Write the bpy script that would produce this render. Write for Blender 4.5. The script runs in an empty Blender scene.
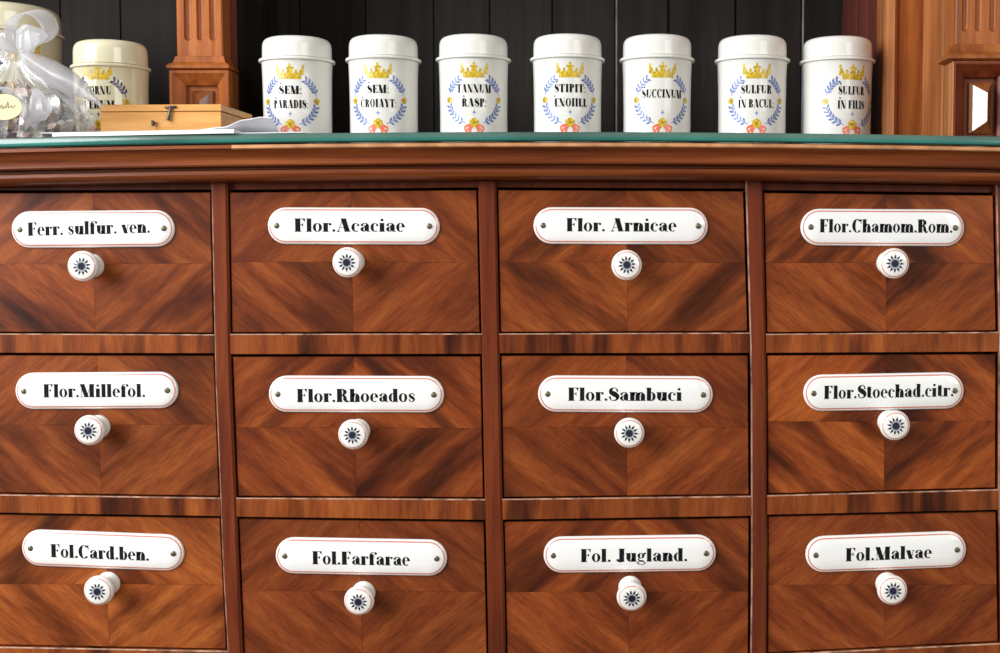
import bpy, bmesh, math, random
from mathutils import Vector, Matrix
random.seed(7)
SC = bpy.context.scene
COL = SC.collection

# ---------------------------------------------------------------- camera
F_PX, D, ZC = 1300.0, 1.067, 1.35
PPX, CY = 600.0, 326.5
TH = math.atan(76.5 / F_PX)
cam_d = bpy.data.cameras.new('camera')
cam_d.lens = F_PX / 1000 * 36.0
cam_d.sensor_width = 36.0
cam_d.shift_x = -(PPX - 500) / 1000
cam_d.clip_start = 0.02
cam = bpy.data.objects.new('camera', cam_d)
COL.objects.link(cam)
cam.location = (0, -D, ZC)
cam.rotation_euler = (math.pi / 2 - TH, 0, 0)
SC.camera = cam

# ---------------------------------------------------------------- light
SC.view_settings.view_transform = 'Standard'
SC.view_settings.look = 'None'
SC.view_settings.gamma = 1
SC.view_settings.use_curve_mapping = False
SC.view_settings.exposure = 0.0
W = bpy.data.worlds.new('room_light'); SC.world = W
W.use_nodes = True
W.node_tree.nodes['Background'].inputs[0].default_value = (1.0, 0.97, 0.93, 1)
W.node_tree.nodes['Background'].inputs[1].default_value = 0.32


def area(name, loc, target, sx, sz, power, col):
    l = bpy.data.lights.new(name, 'AREA')
    l.shape = 'RECTANGLE'; l.size = sx; l.size_y = sz; l.energy = power; l.color = col
    o = bpy.data.objects.new(name, l); COL.objects.link(o)
    o.location = loc
    o.rotation_euler = (Vector(target) - Vector(loc)).to_track_quat('-Z', 'Y').to_euler()
    return o


area('window_daylight', (-1.75, -1.25, 2.12), (0.0, 0.0, 1.30), 1.5, 1.5, 84, (0.95, 0.97, 1.0))
area('window_daylight_far', (1.9, -2.6, 2.3), (0.0, 0.0, 1.30), 1.4, 1.4, 31, (1.0, 0.97, 0.92))


# ---------------------------------------------------------------- helpers
def P(px, py, Y=0.0):
    """point where the sight line of photo pixel (px,py) meets the plane y=Y"""
    u = (px - PPX) / F_PX; v = -(py - CY) / F_PX
    dx = u; dy = math.cos(TH) + v * math.sin(TH); dz = -math.sin(TH) + v * math.cos(TH)
    t = (Y + D) / dy
    return Vector((dx * t, Y, ZC + dz * t))


class MB:
    def __init__(s):
        s.v = []; s.f = []; s.m = []; s.uv = {}

    def add(s, pts, faces, mi=0):
        b = len(s.v); s.v += [tuple(p) for p in pts]
        for f in faces:
            s.f.append(tuple(b + i for i in f)); s.m.append(mi)
        return b

    def box(s, a, b, mi=0):
        (x0, y0, z0), (x1, y1, z1) = a, b
        s.hexa([(x0, y0, z0), (x1, y0, z0), (x1, y0, z1), (x0, y0, z1)], [(x0, y1, z0), (x1, y1, z0), (x1, y1, z1), (x0, y1, z1)], mi)

    def hexa(s, fr, bk, mi=0):
        # fr: front quad (lower y) ll, lr, ur, ul
        s.add(list(fr) + list(bk), [(0, 1, 2, 3), (5, 4, 7, 6), (4, 0, 3, 7), (1, 5, 6, 2), (3, 2, 6, 7), (4, 5, 1, 0)], mi)

    def lathe(s, prof, n=48, axis='z', mis=None, cap=True):
        """prof list of (r,h)"""
        b = len(s.v)
        for r, h in prof:
            for k in range(n):
                a = 2 * math.pi * k / n
                c, d = r * math.cos(a), r * math.sin(a)
                s.v.append((c, d, h) if axis == 'z' else (c, -h, d))
        for i in range(len(prof) - 1):
            for k in range(n):
                k2 = (k + 1) % n
                s.f.append((b + i * n + k, b + i * n + k2, b + (i + 1) * n + k2, b + (i + 1) * n + k))
                s.m.append(mis[i] if mis else 0)
        if cap:
            s.f.append(tuple(b + k for k in reversed(range(n)))); s.m.append(mis[0] if mis else 0)
            e = b + (len(prof) - 1) * n
            s.f.append(tuple(e + k for k in range(n))); s.m.append(mis[-1] if mis else 0)

    def tube(s, pts, r, n=8, mi=0):
        b = len(s.v); pts = [Vector(p) for p in pts]
        for i, p in enumerate(pts):
            t = (pts[min(i + 1, len(pts) - 1)] - pts[max(i - 1, 0)]).normalized()
            a = t.cross(Vector((0, 0, 1)))
            if a.length < 1e-3: a = t.cross(Vector((1, 0, 0)))
            a.normalize(); c = t.cross(a)
            rr = r[i] if isinstance(r, (list, tuple)) else r
            for k in range(n):
                q = 2 * math.pi * k / n
                s.v.append(tuple(p + a * rr * math.cos(q) + c * rr * math.sin(q)))
        for i in range(len(pts) - 1):
            for k in range(n):
                k2 = (k + 1) % n
                s.f.append((b + i * n + k, b + i * n + k2, b + (i + 1) * n + k2, b + (i + 1) * n + k)); s.m.append(mi)
        s.f.append(tuple(b + k for k in reversed(range(n)))); s.m.append(mi)
        s.f.append(tuple(b + (len(pts) - 1) * n + k for k in range(n))); s.m.append(mi)

    def grid(s, rows, mi=0, closed=False):
        n = len(rows[0]); b = len(s.v)
        for r in rows: s.v += [tuple(p) for p in r]
        for i in range(len(rows) - 1):
            for k in range(n if closed else n - 1):
                k2 = (k + 1) % n
                s.f.append((b + i * n + k, b + i * n + k2, b + (i + 1) * n + k2, b + (i + 1) * n + k)); s.m.append(mi)

    def mesh(s, name, mats, origin=(0, 0, 0), smooth=None, uvf=None, recalc=True):
        o = Vector(origin)
        me = bpy.data.meshes.new(name)
        me.from_pydata([tuple(Vector(p) - o) for p in s.v], [], s.f)
        for m in mats: me.materials.append(m)
        me.polygons.foreach_set('material_index', s.m)
        if recalc:
            bm = bmesh.new(); bm.from_mesh(me)
            bmesh.ops.recalc_face_normals(bm, faces=bm.faces)
            bm.to_mesh(me); bm.free()
        if uvf:
            L = me.uv_layers.new(name='UVMap')
            for lp in me.loops:
                L.data[lp.index].uv = uvf(me.vertices[lp.vertex_index].co + o)
        if smooth is not None:
            me.polygons.foreach_set('use_smooth', [True] * len(me.polygons))
            try: me.set_sharp_from_angle(angle=math.radians(smooth))
            except Exception: pass
        me.update()
        return me


def link(name, me, parent=None, loc=(0, 0, 0), rot=None):
    """loc is in the parent's own space"""
    o = bpy.data.objects.new(name, me); COL.objects.link(o)
    o.location = loc
    if rot: o.rotation_euler = rot
    if parent: o.parent = parent
    return o


def empty(name, loc, label, cat, group=None, rz=0):
    o = link(name, None, None, loc, (0, 0, rz)); o.empty_display_size = 0.02
    o['label'] = label; o['category'] = cat
    if group: o['group'] = group
    return o


def tag(o, label, cat, group=None, kind=None):
    o['label'] = label
    if cat: o['category'] = cat
    if group: o['group'] = group
    if kind: o['kind'] = kind
    return o


# ---------------------------------------------------------------- materials
def nmat(name):
    m = bpy.data.materials.new(name); m.use_nodes = True
    nt = m.node_tree
    return m, nt, nt.nodes['Principled BSDF']


def plain(name, col, rough=0.4, metal=0.0, coat=0.0, spec=0.5, trans=0.0, var=0.0, vscale=60, sss=0.0):
    m, nt, b = nmat(name)
    b.inputs['Base Color'].default_value = (*col, 1)
    b.inputs['Roughness'].default_value = rough
    b.inputs['Metallic'].default_value = metal
    b.inputs['Coat Weight'].default_value = coat
    b.inputs['Coat Roughness'].default_value = 0.06
    b.inputs['Specular IOR Level'].default_value = spec
    b.inputs['Transmission Weight'].default_value = trans
    if sss:
        b.inputs['Subsurface Weight'].default_value = sss
        b.inputs['Subsurface Radius'].default_value = (0.003, 0.003, 0.003)
    if var:
        tc = nt.nodes.new('ShaderNodeTexCoord')
        n = nt.nodes.new('ShaderNodeTexNoise'); n.inputs['Scale'].default_value = vscale; n.inputs['Detail'].default_value = 4
        nt.links.new(tc.outputs['Object'], n.inputs['Vector'])
        r = nt.nodes.new('ShaderNodeValToRGB')
        r.color_ramp.elements[0].position = 0.3; r.color_ramp.elements[1].position = 0.7
        r.color_ramp.elements[0].color = (*[c * (1 - var) for c in col], 1)
        r.color_ramp.elements[1].color = (*[min(1, c * (1 + var)) for c in col], 1)
        nt.links.new(n.outputs['Fac'], r.inputs['Fac']); nt.links.new(r.outputs['Color'], b.inputs['Base Color'])
    return m


def wood(name, cols, across=70.0, along=6.0, axis='z', coord='Object', rough=0.36, coat=0.07, spec=0.2, streak=0.6, streak_sc=26.0, fine=0.25, tone=0.25, bump=0.12, objcol=False):
    """figured, varnished timber: cols dark/mid/light; axis = direction of the grain (UV: second coordinate)"""
    m, nt, b = nmat(name); N = nt.nodes.new; L = nt.links.new
    tc = N('ShaderNodeTexCoord'); oi = N('ShaderNodeObjectInfo')
    mul = N('ShaderNodeMath'); mul.operation = 'MULTIPLY'; mul.inputs[1].default_value = 53.0
    L(oi.outputs['Random'], mul.inputs[0])
    cx = N('ShaderNodeCombineXYZ')
    for i in range(3): L(mul.outputs[0], cx.inputs[i])

    def stretch(a, l):
        mp = N('ShaderNodeMapping')
        if coord == 'UV': sc = (a, l, 1)
        else: sc = {'x': (l, a, a), 'y': (a, l, a), 'z': (a, a, l)}[axis]
        mp.inputs['Scale'].default_value = sc
        L(tc.outputs[coord], mp.inputs['Vector'])
        ad = N('ShaderNodeVectorMath'); ad.operation = 'ADD'
        L(mp.outputs[0], ad.inputs[0]); L(cx.outputs[0], ad.inputs[1])
        return ad.outputs[0]

    def noise(vec, detail=4, rough_=0.55, dist=0.0):
        n = N('ShaderNodeTexNoise'); n.inputs['Scale'].default_value = 1.0
        n.inputs['Detail'].default_value = detail; n.inputs['Roughness'].default_value = rough_
        n.inputs['Distortion'].default_value = dist
        L(vec, n.inputs['Vector']); return n.outputs['Fac']

    def ramp(f, stops):
        r = N('ShaderNodeValToRGB'); e = r.color_ramp.elements
        e[0].position, e[0].color = stops[0][0], (*stops[0][1], 1)
        e[1].position, e[1].color = stops[-1][0], (*stops[-1][1], 1)
        for p, c in stops[1:-1]:
            q = e.new(p); q.color = (*c, 1)
        L(f, r.inputs['Fac']); return r.outputs['Color']

    def mix(a, c, fac, mode='MULTIPLY'):
        x = N('ShaderNodeMix'); x.data_type = 'RGBA'; x.blend_type = mode
        if isinstance(fac, float): x.inputs[0].default_value = fac
        else: L(fac, x.inputs[0])
        L(a, x.inputs[6]); L(c, x.inputs[7]); return x.outputs[2]

    base = ramp(noise(stretch(across, along), 8, 0.62, 0.1), [(0.24, cols[0]), (0.48, cols[1]), (0.74, cols[2])])
    st = ramp(noise(stretch(streak_sc, along * 0.55), 3, 0.5, 0.12), [(0.33, (0.11, 0.075, 0.07)), (0.43, (0.52, 0.44, 0.42)), (0.49, (0.95, 0.93, 0.92)), (0.66, (1.12, 1.10, 1.06))])
    if objcol:
        al = N('ShaderNodeMath'); al.operation = 'MULTIPLY'; al.inputs[1].default_value = streak
        L(oi.outputs['Alpha'], al.inputs[0])
        c = mix(mix(base, st, al.outputs[0]), oi.outputs['Color'], 1.0)
    else:
        c = mix(base, st, streak)
    fg = noise(stretch(across * 14, along * 9), 3, 0.6)
    fi = ramp(fg, [(0.3, (0.55, 0.5, 0.48)), (0.62, (1.12, 1.1, 1.08))])
    c = mix(c, fi, fine)
    tn = ramp(oi.outputs['Random'], [(0.0, (1 - tone, 1 - tone * 1.15, 1 - tone * 1.2)), (1.0, (1 + tone, 1 + tone * 1.1, 1 + tone * 1.1))])
    c = mix(c, tn, 1.0)
    L(c, b.inputs['Base Color'])
    b.inputs['Roughness'].default_value = rough
    b.inputs['Coat Weight'].default_value = coat; b.inputs['Coat Roughness'].default_value = 0.12 if coat < 0.9 else 0.03
    b.inputs['Specular IOR Level'].default_value = spec
    if coat > 0.9: b.inputs['Coat IOR'].default_value = 1.9
    bp = N('ShaderNodeBump'); bp.inputs['Strength'].default_value = bump; bp.inputs['Distance'].default_value = 0.0006
    L(fg, bp.inputs['Height']); L(bp.outputs[0], b.inputs['Normal'])
    return m


MAHOG = ((0.068, 0.0125, 0.0035), (0.210, 0.048, 0.0098), (0.345, 0.098, 0.020))
M = {}
M['veneer'] = wood('mahogany_veneer', MAHOG, 75, 8, coord='UV', streak=1.0, streak_sc=30, fine=0.65, tone=0.06, objcol=True)
M['rail'] = wood('rail_cross_veneer', MAHOG, 60, 9, axis='z', streak=0.9, streak_sc=42, fine=0.4, tone=0.12)
M['stile'] = wood('stile_wood', ((0.070, 0.011, 0.004), (0.145, 0.027, 0.0075), (0.21, 0.046, 0.012)), 120, 7, axis='z', streak=0.35, tone=0.12)
M['cornice'] = wood('cornice_wood', ((0.06, 0.014, 0.005), (0.155, 0.037, 0.010), (0.27, 0.075, 0.019)), 150, 6, axis='x', streak=0.4, tone=0.0)
M['carcass'] = wood('carcass_wood', ((0.05, 0.02, 0.01), (0.09, 0.034, 0.016), (0.13, 0.05, 0.022)), 60, 6, axis='z', rough=0.6, coat=0.0)
M['pilaster'] = wood('pilaster_wood', ((0.17, 0.042, 0.009), (0.34, 0.098, 0.022), (0.47, 0.16, 0.04)), 110, 8, axis='z', streak=0.35, tone=0.08)
M['post'] = wood('post_wood', ((0.20, 0.062, 0.017), (0.38, 0.135, 0.042), (0.54, 0.235, 0.09)), 95, 5, axis='z', streak=0.4, tone=0.1)
M['nicheside'] = wood('niche_side_wood', ((0.06, 0.016, 0.012), (0.12, 0.030, 0.021), (0.18, 0.048, 0.030)), 90, 6, axis='z', streak=0.3, tone=0.05)
M['plank'] = wood('dark_stained_plank', ((0.010, 0.008, 0.0065), (0.019, 0.015, 0.0125), (0.028, 0.022, 0.018)), 90, 5, axis='z', rough=0.6, coat=0.0, spec=0.15, streak=0.3, tone=0.2)
M['boxwood'] = wood('pale_box_wood', ((0.46, 0.20, 0.045), (0.60, 0.29, 0.075), (0.70, 0.37, 0.11)), 220, 14, axis='x', rough=0.45, coat=0.1, streak=0.15, tone=0.0, fine=0.2)
M['worn_lit'] = plain('worn_lit_edge', (0.34, 0.20, 0.135), 0.55, var=0.7, vscale=110)  # rail tops: chipped wear plus the light they catch, both in the colour
M['worn_lit_stile'] = plain('rubbed_lit_stile_edge', (0.25, 0.13, 0.085), 0.55, var=0.8, vscale=70)  # left stile edges: wear and window highlight painted as one pale tone
M['chamfer'] = plain('lit_edge_wood', (0.46, 0.215, 0.09), 0.4, var=0.35, vscale=60)  # light caught by the chamfer under the glass, put into its colour
M['enamel'] = plain('white_enamel', (0.86, 0.86, 0.83), 0.12, coat=0.6, var=0.02, vscale=40)
M['redline'] = plain('rose_red_line', (0.62, 0.22, 0.17), 0.2, coat=0.5, var=0.12, vscale=200)
M['ink'] = plain('black_lettering', (0.008, 0.008, 0.010), 0.65, spec=0.1, var=0.3, vscale=300)
M['porcelain'] = plain('white_porcelain', (0.86, 0.85, 0.80), 0.1, coat=0.6)
M['inkblue'] = plain('dark_blue_ink', (0.012, 0.016, 0.035), 0.25)
M['greyring'] = plain('grey_ring', (0.28, 0.30, 0.33), 0.25)
M['screw'] = plain('dull_brass_screw', (0.16, 0.14, 0.09), 0.4, metal=0.7, var=0.3, vscale=400)
M['jar'] = plain('white_glazed_ceramic', (0.75, 0.735, 0.68), 0.12, coat=0.08, spec=0.35)
M['jarcream'] = plain('cream_glazed_ceramic', (0.70, 0.65, 0.45), 0.12, coat=0.4)
M['gold'] = plain('yellow_paint', (0.60, 0.41, 0.022), 0.3, var=0.5, vscale=420)
M['ochre'] = plain('ochre_paint', (0.38, 0.20, 0.01), 0.3)
M['blue'] = plain('blue_paint', (0.13, 0.19, 0.45), 0.3, var=0.4, vscale=300)
M['navy'] = plain('navy_paint', (0.03, 0.04, 0.12), 0.3)
M['red'] = plain('coral_paint', (0.75, 0.15, 0.08), 0.3, var=0.2, vscale=300)
M['glassedge'] = plain('teal_glass_edge', (0.028, 0.17, 0.135), 0.12, coat=0.3, var=0.45, vscale=7)
M['glassbevel'] = plain('grey_green_glass_bevel', (0.075, 0.155, 0.125), 0.15, coat=0.3, var=0.35, vscale=7)
M['glassdark'] = plain('deep_green_glass_foot', (0.008, 0.05, 0.045), 0.15, coat=0.3)
M['paper'] = plain('white_paper', (0.80, 0.80, 0.83), 0.7)
M['paper2'] = plain('grey_white_paper', (0.66, 0.66, 0.68), 0.6)
M['bronze'] = plain('dark_bronze', (0.10, 0.085, 0.07), 0.35, metal=0.8, var=0.3, vscale=300)
M['tag'] = plain('cream_tag_paper', (0.72, 0.66, 0.36), 0.6)
M['tagink'] = plain('brown_tag_ink', (0.30, 0.24, 0.12), 0.6)


def mixmat(name, tint, transp, gloss, rough=0.15, transl=0.0):
    m = bpy.data.materials.new(name); m.use_nodes = True; nt = m.node_tree
    nt.nodes.remove(nt.nodes['Principled BSDF']); out = nt.nodes['Material Output']
    N = nt.nodes.new; L = nt.links.new
    t = N('ShaderNodeBsdfTransparent'); t.inputs[0].default_value = (0.97, 0.97, 0.97, 1)
    d = N('ShaderNodeBsdfDiffuse'); d.inputs[0].default_value = (*tint, 1)
    tl = N('ShaderNodeBsdfTranslucent'); tl.inputs[0].default_value = (*tint, 1)
    g = N('ShaderNodeBsdfGlossy'); g.inputs[0].default_value = (1, 1, 1, 1); g.inputs['Roughness'].default_value = rough
    a = N('ShaderNodeMixShader'); a.inputs[0].default_value = transl; L(d.outputs[0], a.inputs[1]); L(tl.outputs[0], a.inputs[2])
    b = N('ShaderNodeMixShader'); b.inputs[0].default_value = transp; L(a.outputs[0], b.inputs[1]); L(t.outputs[0], b.inputs[2])
    c = N('ShaderNodeMixShader'); c.inputs[0].default_value = gloss; L(b.outputs[0], c.inputs[1]); L(g.outputs[0], c.inputs[2])
    L(c.outputs[0], out.inputs['Surface'])
    return m


M['film'] = mixmat('clear_cellophane', (0.85, 0.85, 0.85), 0.84, 0.11, 0.16)
M['organza'] = mixmat('white_organza', (0.85, 0.85, 0.88), 0.56, 0.03, 0.3, 0.5)
m, nt, b = nmat('green_glass')
b.inputs['Base Color'].default_value = (0.62, 0.86, 0.78, 1); b.inputs['Roughness'].default_value = 0.02
b.inputs['Transmission Weight'].default_value = 1.0; b.inputs['IOR'].default_value = 1.5
M['glass'] = m

# ---------------------------------------------------------------- centre-line lettering (heavy stems, hairline thins)
HAIR = 0.036


class Glyphs:
    """collects flat polygons in (x,y); cap height 1"""
    def __init__(s): s.poly = []

    def quad(s, *p): s.poly.append(list(p))

    def stem(s, x, y0, y1, w): s.quad((x - w / 2, y0), (x + w / 2, y0), (x + w / 2, y1), (x - w / 2, y1))

    def hair(s, x0, y, x1, t=HAIR): s.quad((x0, y - t / 2), (x1, y - t / 2), (x1, y + t / 2), (x0, y + t / 2))

    def diag(s, x0, y0, x1, y1, w): s.quad((x0 - w / 2, y0), (x0 + w / 2, y0), (x1 + w / 2, y1), (x1 - w / 2, y1))

    def tri(s, a, b, c): s.poly.append([a, b, c])

    def dot(s, x, y, r): s.poly.append([(x + r * math.cos(2 * math.pi * k / 10), y + r * math.sin(2 * math.pi * k / 10)) for k in range(10)])

    def bowl(s, cx, cy, rx, ry, a0=0, a1=360, w=0.2, h=HAIR, n=24):
        n = max(6, int(n * abs(a1 - a0) / 360)); o = []; q = []
        for k in range(n + 1):
            a = math.radians(a0 + (a1 - a0) * k / n)
            o.append((cx + rx * math.cos(a), cy + ry * math.sin(a)))
            q.append((cx + (rx - w) * math.cos(a), cy + (ry - h) * math.sin(a)))
        for k in range(n): s.quad(o[k], o[k + 1], q[k + 1], q[k])

    def curve(s, pts, ws):
        P_, W_ = [], []
        n = len(pts)
        for i in range(n - 1):
            p0, p1, p2, p3 = pts[max(i - 1, 0)], pts[i], pts[i + 1], pts[min(i + 2, n - 1)]
            for k in range(5):
                t = k / 5
                P_.append(tuple(0.5 * (2 * b + (c - a) * t + (2 * a - 5 * b + 4 * c - d) * t * t + (3 * b - a - 3 * c + d) * t ** 3) for a, b, c, d in zip(p0, p1, p2, p3)))
                W_.append(ws[i] * (1 - t) + ws[i + 1] * t)
        P_.append(pts[-1]); W_.append(ws[-1])
        l, r = [], []
        for i, p in enumerate(P_):
            a, b = P_[max(i - 1, 0)], P_[min(i + 1, len(P_) - 1)]
            tx, ty = b[0] - a[0], b[1] - a[1]; q = math.hypot(tx, ty) or 1
            nx, ny = -ty / q * W_[i] / 2, tx / q * W_[i] / 2
            l.append((p[0] + nx, p[1] + ny)); r.append((p[0] - nx, p[1] - ny))
        for i in range(len(P_) - 1): s.quad(l[i], l[i + 1], r[i + 1], r[i])


XH = 0.66; S_ = 0.285; SC_ = 0.33


def serif(g, x, y, w=0.2, side=0):
    g.hair(x - (w if side <= 0 else 0), y, x + (w if side >= 0 else 0))


def glyph(g, ch):
    """draws ch with its left edge at 0 and returns the advance"""
    s, S, b = S_, SC_, HAIR / 2
    if ch == ' ': return 0.3
    if ch == '.': g.dot(0.12, 0.09, 0.095); return 0.27
    if ch == ':': g.dot(0.12, 0.09, 0.08); g.dot(0.12, 0.6, 0.08); return 0.27
    if ch in 'lbhdfti':
        pass
    if ch == 'l': g.stem(0.18, 0, 1, s); serif(g, 0.18, b); serif(g, 0.18, 1 - b, 0.2, -1); return 0.40
    if ch == 'i': g.stem(0.18, 0, XH, s); serif(g, 0.18, b); serif(g, 0.18, XH - b, 0.2, -1); g.dot(0.18, 0.88, 0.1); return 0.40
    if ch == 'o': g.bowl(0.29, XH / 2, 0.29, XH / 2 + 0.01, w=0.19); return 0.62
    if ch == 'c': g.bowl(0.28, XH / 2, 0.28, XH / 2 + 0.01, 60, 310, w=0.2); g.dot(0.43, 0.50, 0.085); return 0.54
    if ch == 'e': g.bowl(0.28, XH / 2, 0.28, XH / 2 + 0.01, 0, 310, w=0.19); g.hair(0.15, 0.36, 0.54); g.stem(0.47, 0.36, 0.52, 0.1); return 0.58
    if ch == 'a':
        g.stem(0.42, 0.05, 0.50, s); g.bowl(0.30, 0.47, 0.24, 0.20, 0, 150, w=0.16); g.dot(0.12, 0.50, 0.085)
        g.bowl(0.26, 0.19, 0.24, 0.19, 80, 290, w=0.19); g.hair(0.42, b, 0.66); return 0.64
    if ch == 'r': g.stem(0.18, 0, XH, s); serif(g, 0.18, b); serif(g, 0.18, XH - b, 0.2, -1); g.bowl(0.40, 0.50, 0.15, 0.16, 50, 170, w=0.05); g.dot(0.47, 0.56, 0.09); return 0.56
    if ch in 'nh':
        g.stem(0.18, 0, XH if ch == 'n' else 1.0, s); serif(g, 0.18, b); serif(g, 0.18, (XH if ch == 'n' else 1) - b, 0.2, -1)
        g.bowl(0.40, 0.44, 0.255, 0.22, 0, 180, w=0.22); g.stem(0.537, 0, 0.44, s); serif(g, 0.537, b, 0.19); return 0.74
    if ch == 'm':
        g.stem(0.18, 0, XH, s); serif(g, 0.18, b); serif(g, 0.18, XH - b, 0.2, -1)
        for k in (0, 0.35):
            g.bowl(0.40 + k, 0.44, 0.255, 0.22, 0, 180, w=0.22); g.stem(0.537 + k, 0, 0.44, s); serif(g, 0.537 + k, b, 0.18)
        return 1.09
    if ch == 'u':
        g.stem(0.18, 0.22, XH, s); g.bowl(0.32, 0.22, 0.255, 0.22, 180, 360, w=0.22); g.stem(0.537, 0, XH, s)
        serif(g, 0.18, XH - b, 0.2, -1); serif(g, 0.537, XH - b, 0.2, -1); serif(g, 0.537, b, 0.2, 1); return 0.74
    if ch == 'b': g.stem(0.18, 0.0, 1, s); serif(g, 0.18, 1 - b, 0.2, -1); g.bowl(0.34, XH / 2, 0.28, XH / 2 + 0.01, -110, 110, w=0.2); return 0.66
    if ch == 'd': g.stem(0.46, 0.0, 1, s); serif(g, 0.46, 1 - b, 0.2, -1); serif(g, 0.46, b, 0.2, 1); g.bowl(0.29, XH / 2, 0.28, XH / 2 + 0.01, 70, 290, w=0.2); return 0.68
    if ch == 't': g.stem(0.2, 0.06, 0.86, s); g.hair(0.0, XH - b, 0.42); g.bowl(0.31, 0.14, 0.17, 0.15, 180, 340, w=0.08); return 0.47
    if ch == 'f': g.stem(0.2, 0, 0.84, s); g.hair(0.0, XH - b, 0.44); serif(g, 0.2, b); g.bowl(0.36, 0.80, 0.27, 0.21, 20, 180, w=0.1); g.dot(0.5, 0.87, 0.09); return 0.50
    if ch == 's':
        g.curve([(0.40, 0.47), (0.36, 0.61), (0.23, 0.64), (0.11, 0.53), (0.17, 0.40), (0.30, 0.31), (0.39, 0.19), (0.30, 0.04), (0.16, 0.03), (0.06, 0.20)],
                [0.10, 0.05, 0.05, 0.14, 0.21, 0.21, 0.14, 0.05, 0.05, 0.10]); return 0.50
    if ch == 'v': g.diag(0.14, XH, 0.34, 0, s); g.diag(0.52, XH, 0.36, 0, HAIR); g.hair(0, XH - b, 0.3); g.hair(0.42, XH - b, 0.62); return 0.60
    if ch == 'g':
        g.bowl(0.27, 0.45, 0.24, 0.21, w=0.17); g.bowl(0.28, -0.10, 0.28, 0.14, w=0.07); g.curve([(0.15, 0.28), (0.09, 0.15), (0.25, 0.06), (0.45, 0.03)], [0.05, 0.07, 0.12, 0.12]); g.dot(0.53, 0.62, 0.08); return 0.62
    # capitals
    def st(x, top=True, bot=True, w=0.22):
        g.stem(x, 0, 1, S)
        if bot: serif(g, x, b, w)
        if top: serif(g, x, 1 - b, w)
    if ch in 'FEL':
        st(0.22, ch == 'L'); x1 = 0.68
        if ch != 'L':
            g.hair(0.0, 1 - b, x1); g.tri((x1 - 0.18, 1), (x1, 1), (x1, 0.72)); g.hair(0.3, 0.52, 0.56); g.tri((0.56, 0.66), (0.56, 0.38), (0.44, 0.52))
        if ch != 'F': g.hair(0.0, b, x1); g.tri((x1 - 0.2, 0), (x1, 0), (x1, 0.3))
        return 0.74
    if ch == 'A': g.diag(0.10, 0, 0.42, 1, HAIR); g.diag(0.70, 0, 0.44, 1, S); g.hair(0.2, 0.3, 0.62); g.hair(0, b, 0.24); g.hair(0.48, b, 0.92); g.tri((0.02, 0), (0.2, 0), (0.14, 0.14)); return 0.93
    if ch == 'C': g.bowl(0.42, 0.5, 0.42, 0.52, 42, 318, w=0.27); g.tri((0.62, 0.98), (0.76, 1.0), (0.76, 0.62)); return 0.82
    if ch == 'O': g.bowl(0.42, 0.5, 0.42, 0.52, w=0.26); return 0.88
    if ch in 'RPBK':
        st(0.22, True, True)
        if ch != 'K': g.bowl(0.36, 0.755, 0.36, 0.25, -90, 90, w=0.25)
        if ch == 'R': g.curve([(0.40, 0.50), (0.56, 0.42), (0.60, 0.2), (0.72, 0.03), (0.86, 0.1)], [0.05, 0.2, 0.26, 0.12, 0.05]); return 0.88
        if ch == 'B': g.bowl(0.38, 0.255, 0.40, 0.26, -90, 90, w=0.26); return 0.84
        if ch == 'K': g.diag(0.36, 0.45, 0.72, 1, HAIR); g.diag(0.70, 0, 0.44, 0.58, S); return 0.90
        return 0.76
    if ch == 'D': st(0.22); g.bowl(0.36, 0.5, 0.46, 0.5, -90, 90, w=0.26); return 0.88
    if ch == 'I': st(0.24); return 0.50
    if ch == 'T': st(0.40, False); g.hair(0.0, 1 - b, 0.8); g.tri((0, 1), (0.18, 1), (0, 0.7)); g.tri((0.8, 1), (0.62, 1), (0.8, 0.7)); return 0.84
    if ch == 'U': g.stem(0.22, 0.3, 1, S); serif(g, 0.22, 1 - b, 0.2); g.bowl(0.44, 0.3, 0.355, 0.31, 180, 360, w=0.22); g.stem(0.77, 0.3, 1, HAIR); g.hair(0.64, 1 - b, 0.9); return 0.94
    if ch == 'N': g.stem(0.14, 0, 1, HAIR); g.hair(0, b, 0.28); g.diag(0.16, 1, 0.68, 0, S); g.stem(0.80, 0, 1, HAIR); g.hair(0.68, 1 - b, 0.94); return 0.97
    if ch == 'M': g.stem(0.14, 0, 1, HAIR); g.hair(0, b, 0.28); g.diag(0.18, 1, 0.50, 0, S); g.diag(0.52, 0, 0.80, 1, HAIR); g.stem(0.88, 0, 1, S); g.hair(0.66, b, 1.1); g.hair(0.78, 1 - b, 1.1); return 1.13
    if ch == 'V': g.diag(0.16, 1, 0.44, 0, S); g.diag(0.74, 1, 0.46, 0, HAIR); g.hair(0, 1 - b, 0.34); g.hair(0.62, 1 - b, 0.88); return 0.86
    if ch == 'Y': g.diag(0.16, 1, 0.42, 0.42, S); g.diag(0.72, 1, 0.46, 0.42, HAIR); g.stem(0.43, 0, 0.45, S); serif(g, 0.43, b); g.hair(0, 1 - b, 0.34); g.hair(0.6, 1 - b, 0.86); return 0.86
    if ch == 'S':
        g.curve([(0.60, 0.70), (0.52, 0.93), (0.34, 0.975), (0.17, 0.84), (0.20, 0.64), (0.42, 0.49), (0.58, 0.32), (0.54, 0.10), (0.34, 0.025), (0.16, 0.08), (0.08, 0.32)],
                [0.14, 0.05, 0.05, 0.20, 0.34, 0.38, 0.30, 0.12, 0.05, 0.06, 0.16]); return 0.72
    if ch == 'J': st(0.36, True, False); g.bowl(0.26, 0.1, 0.22, 0.14, 200, 330, w=0.05); g.dot(0.1, 0.12, 0.1); return 0.62
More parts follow.
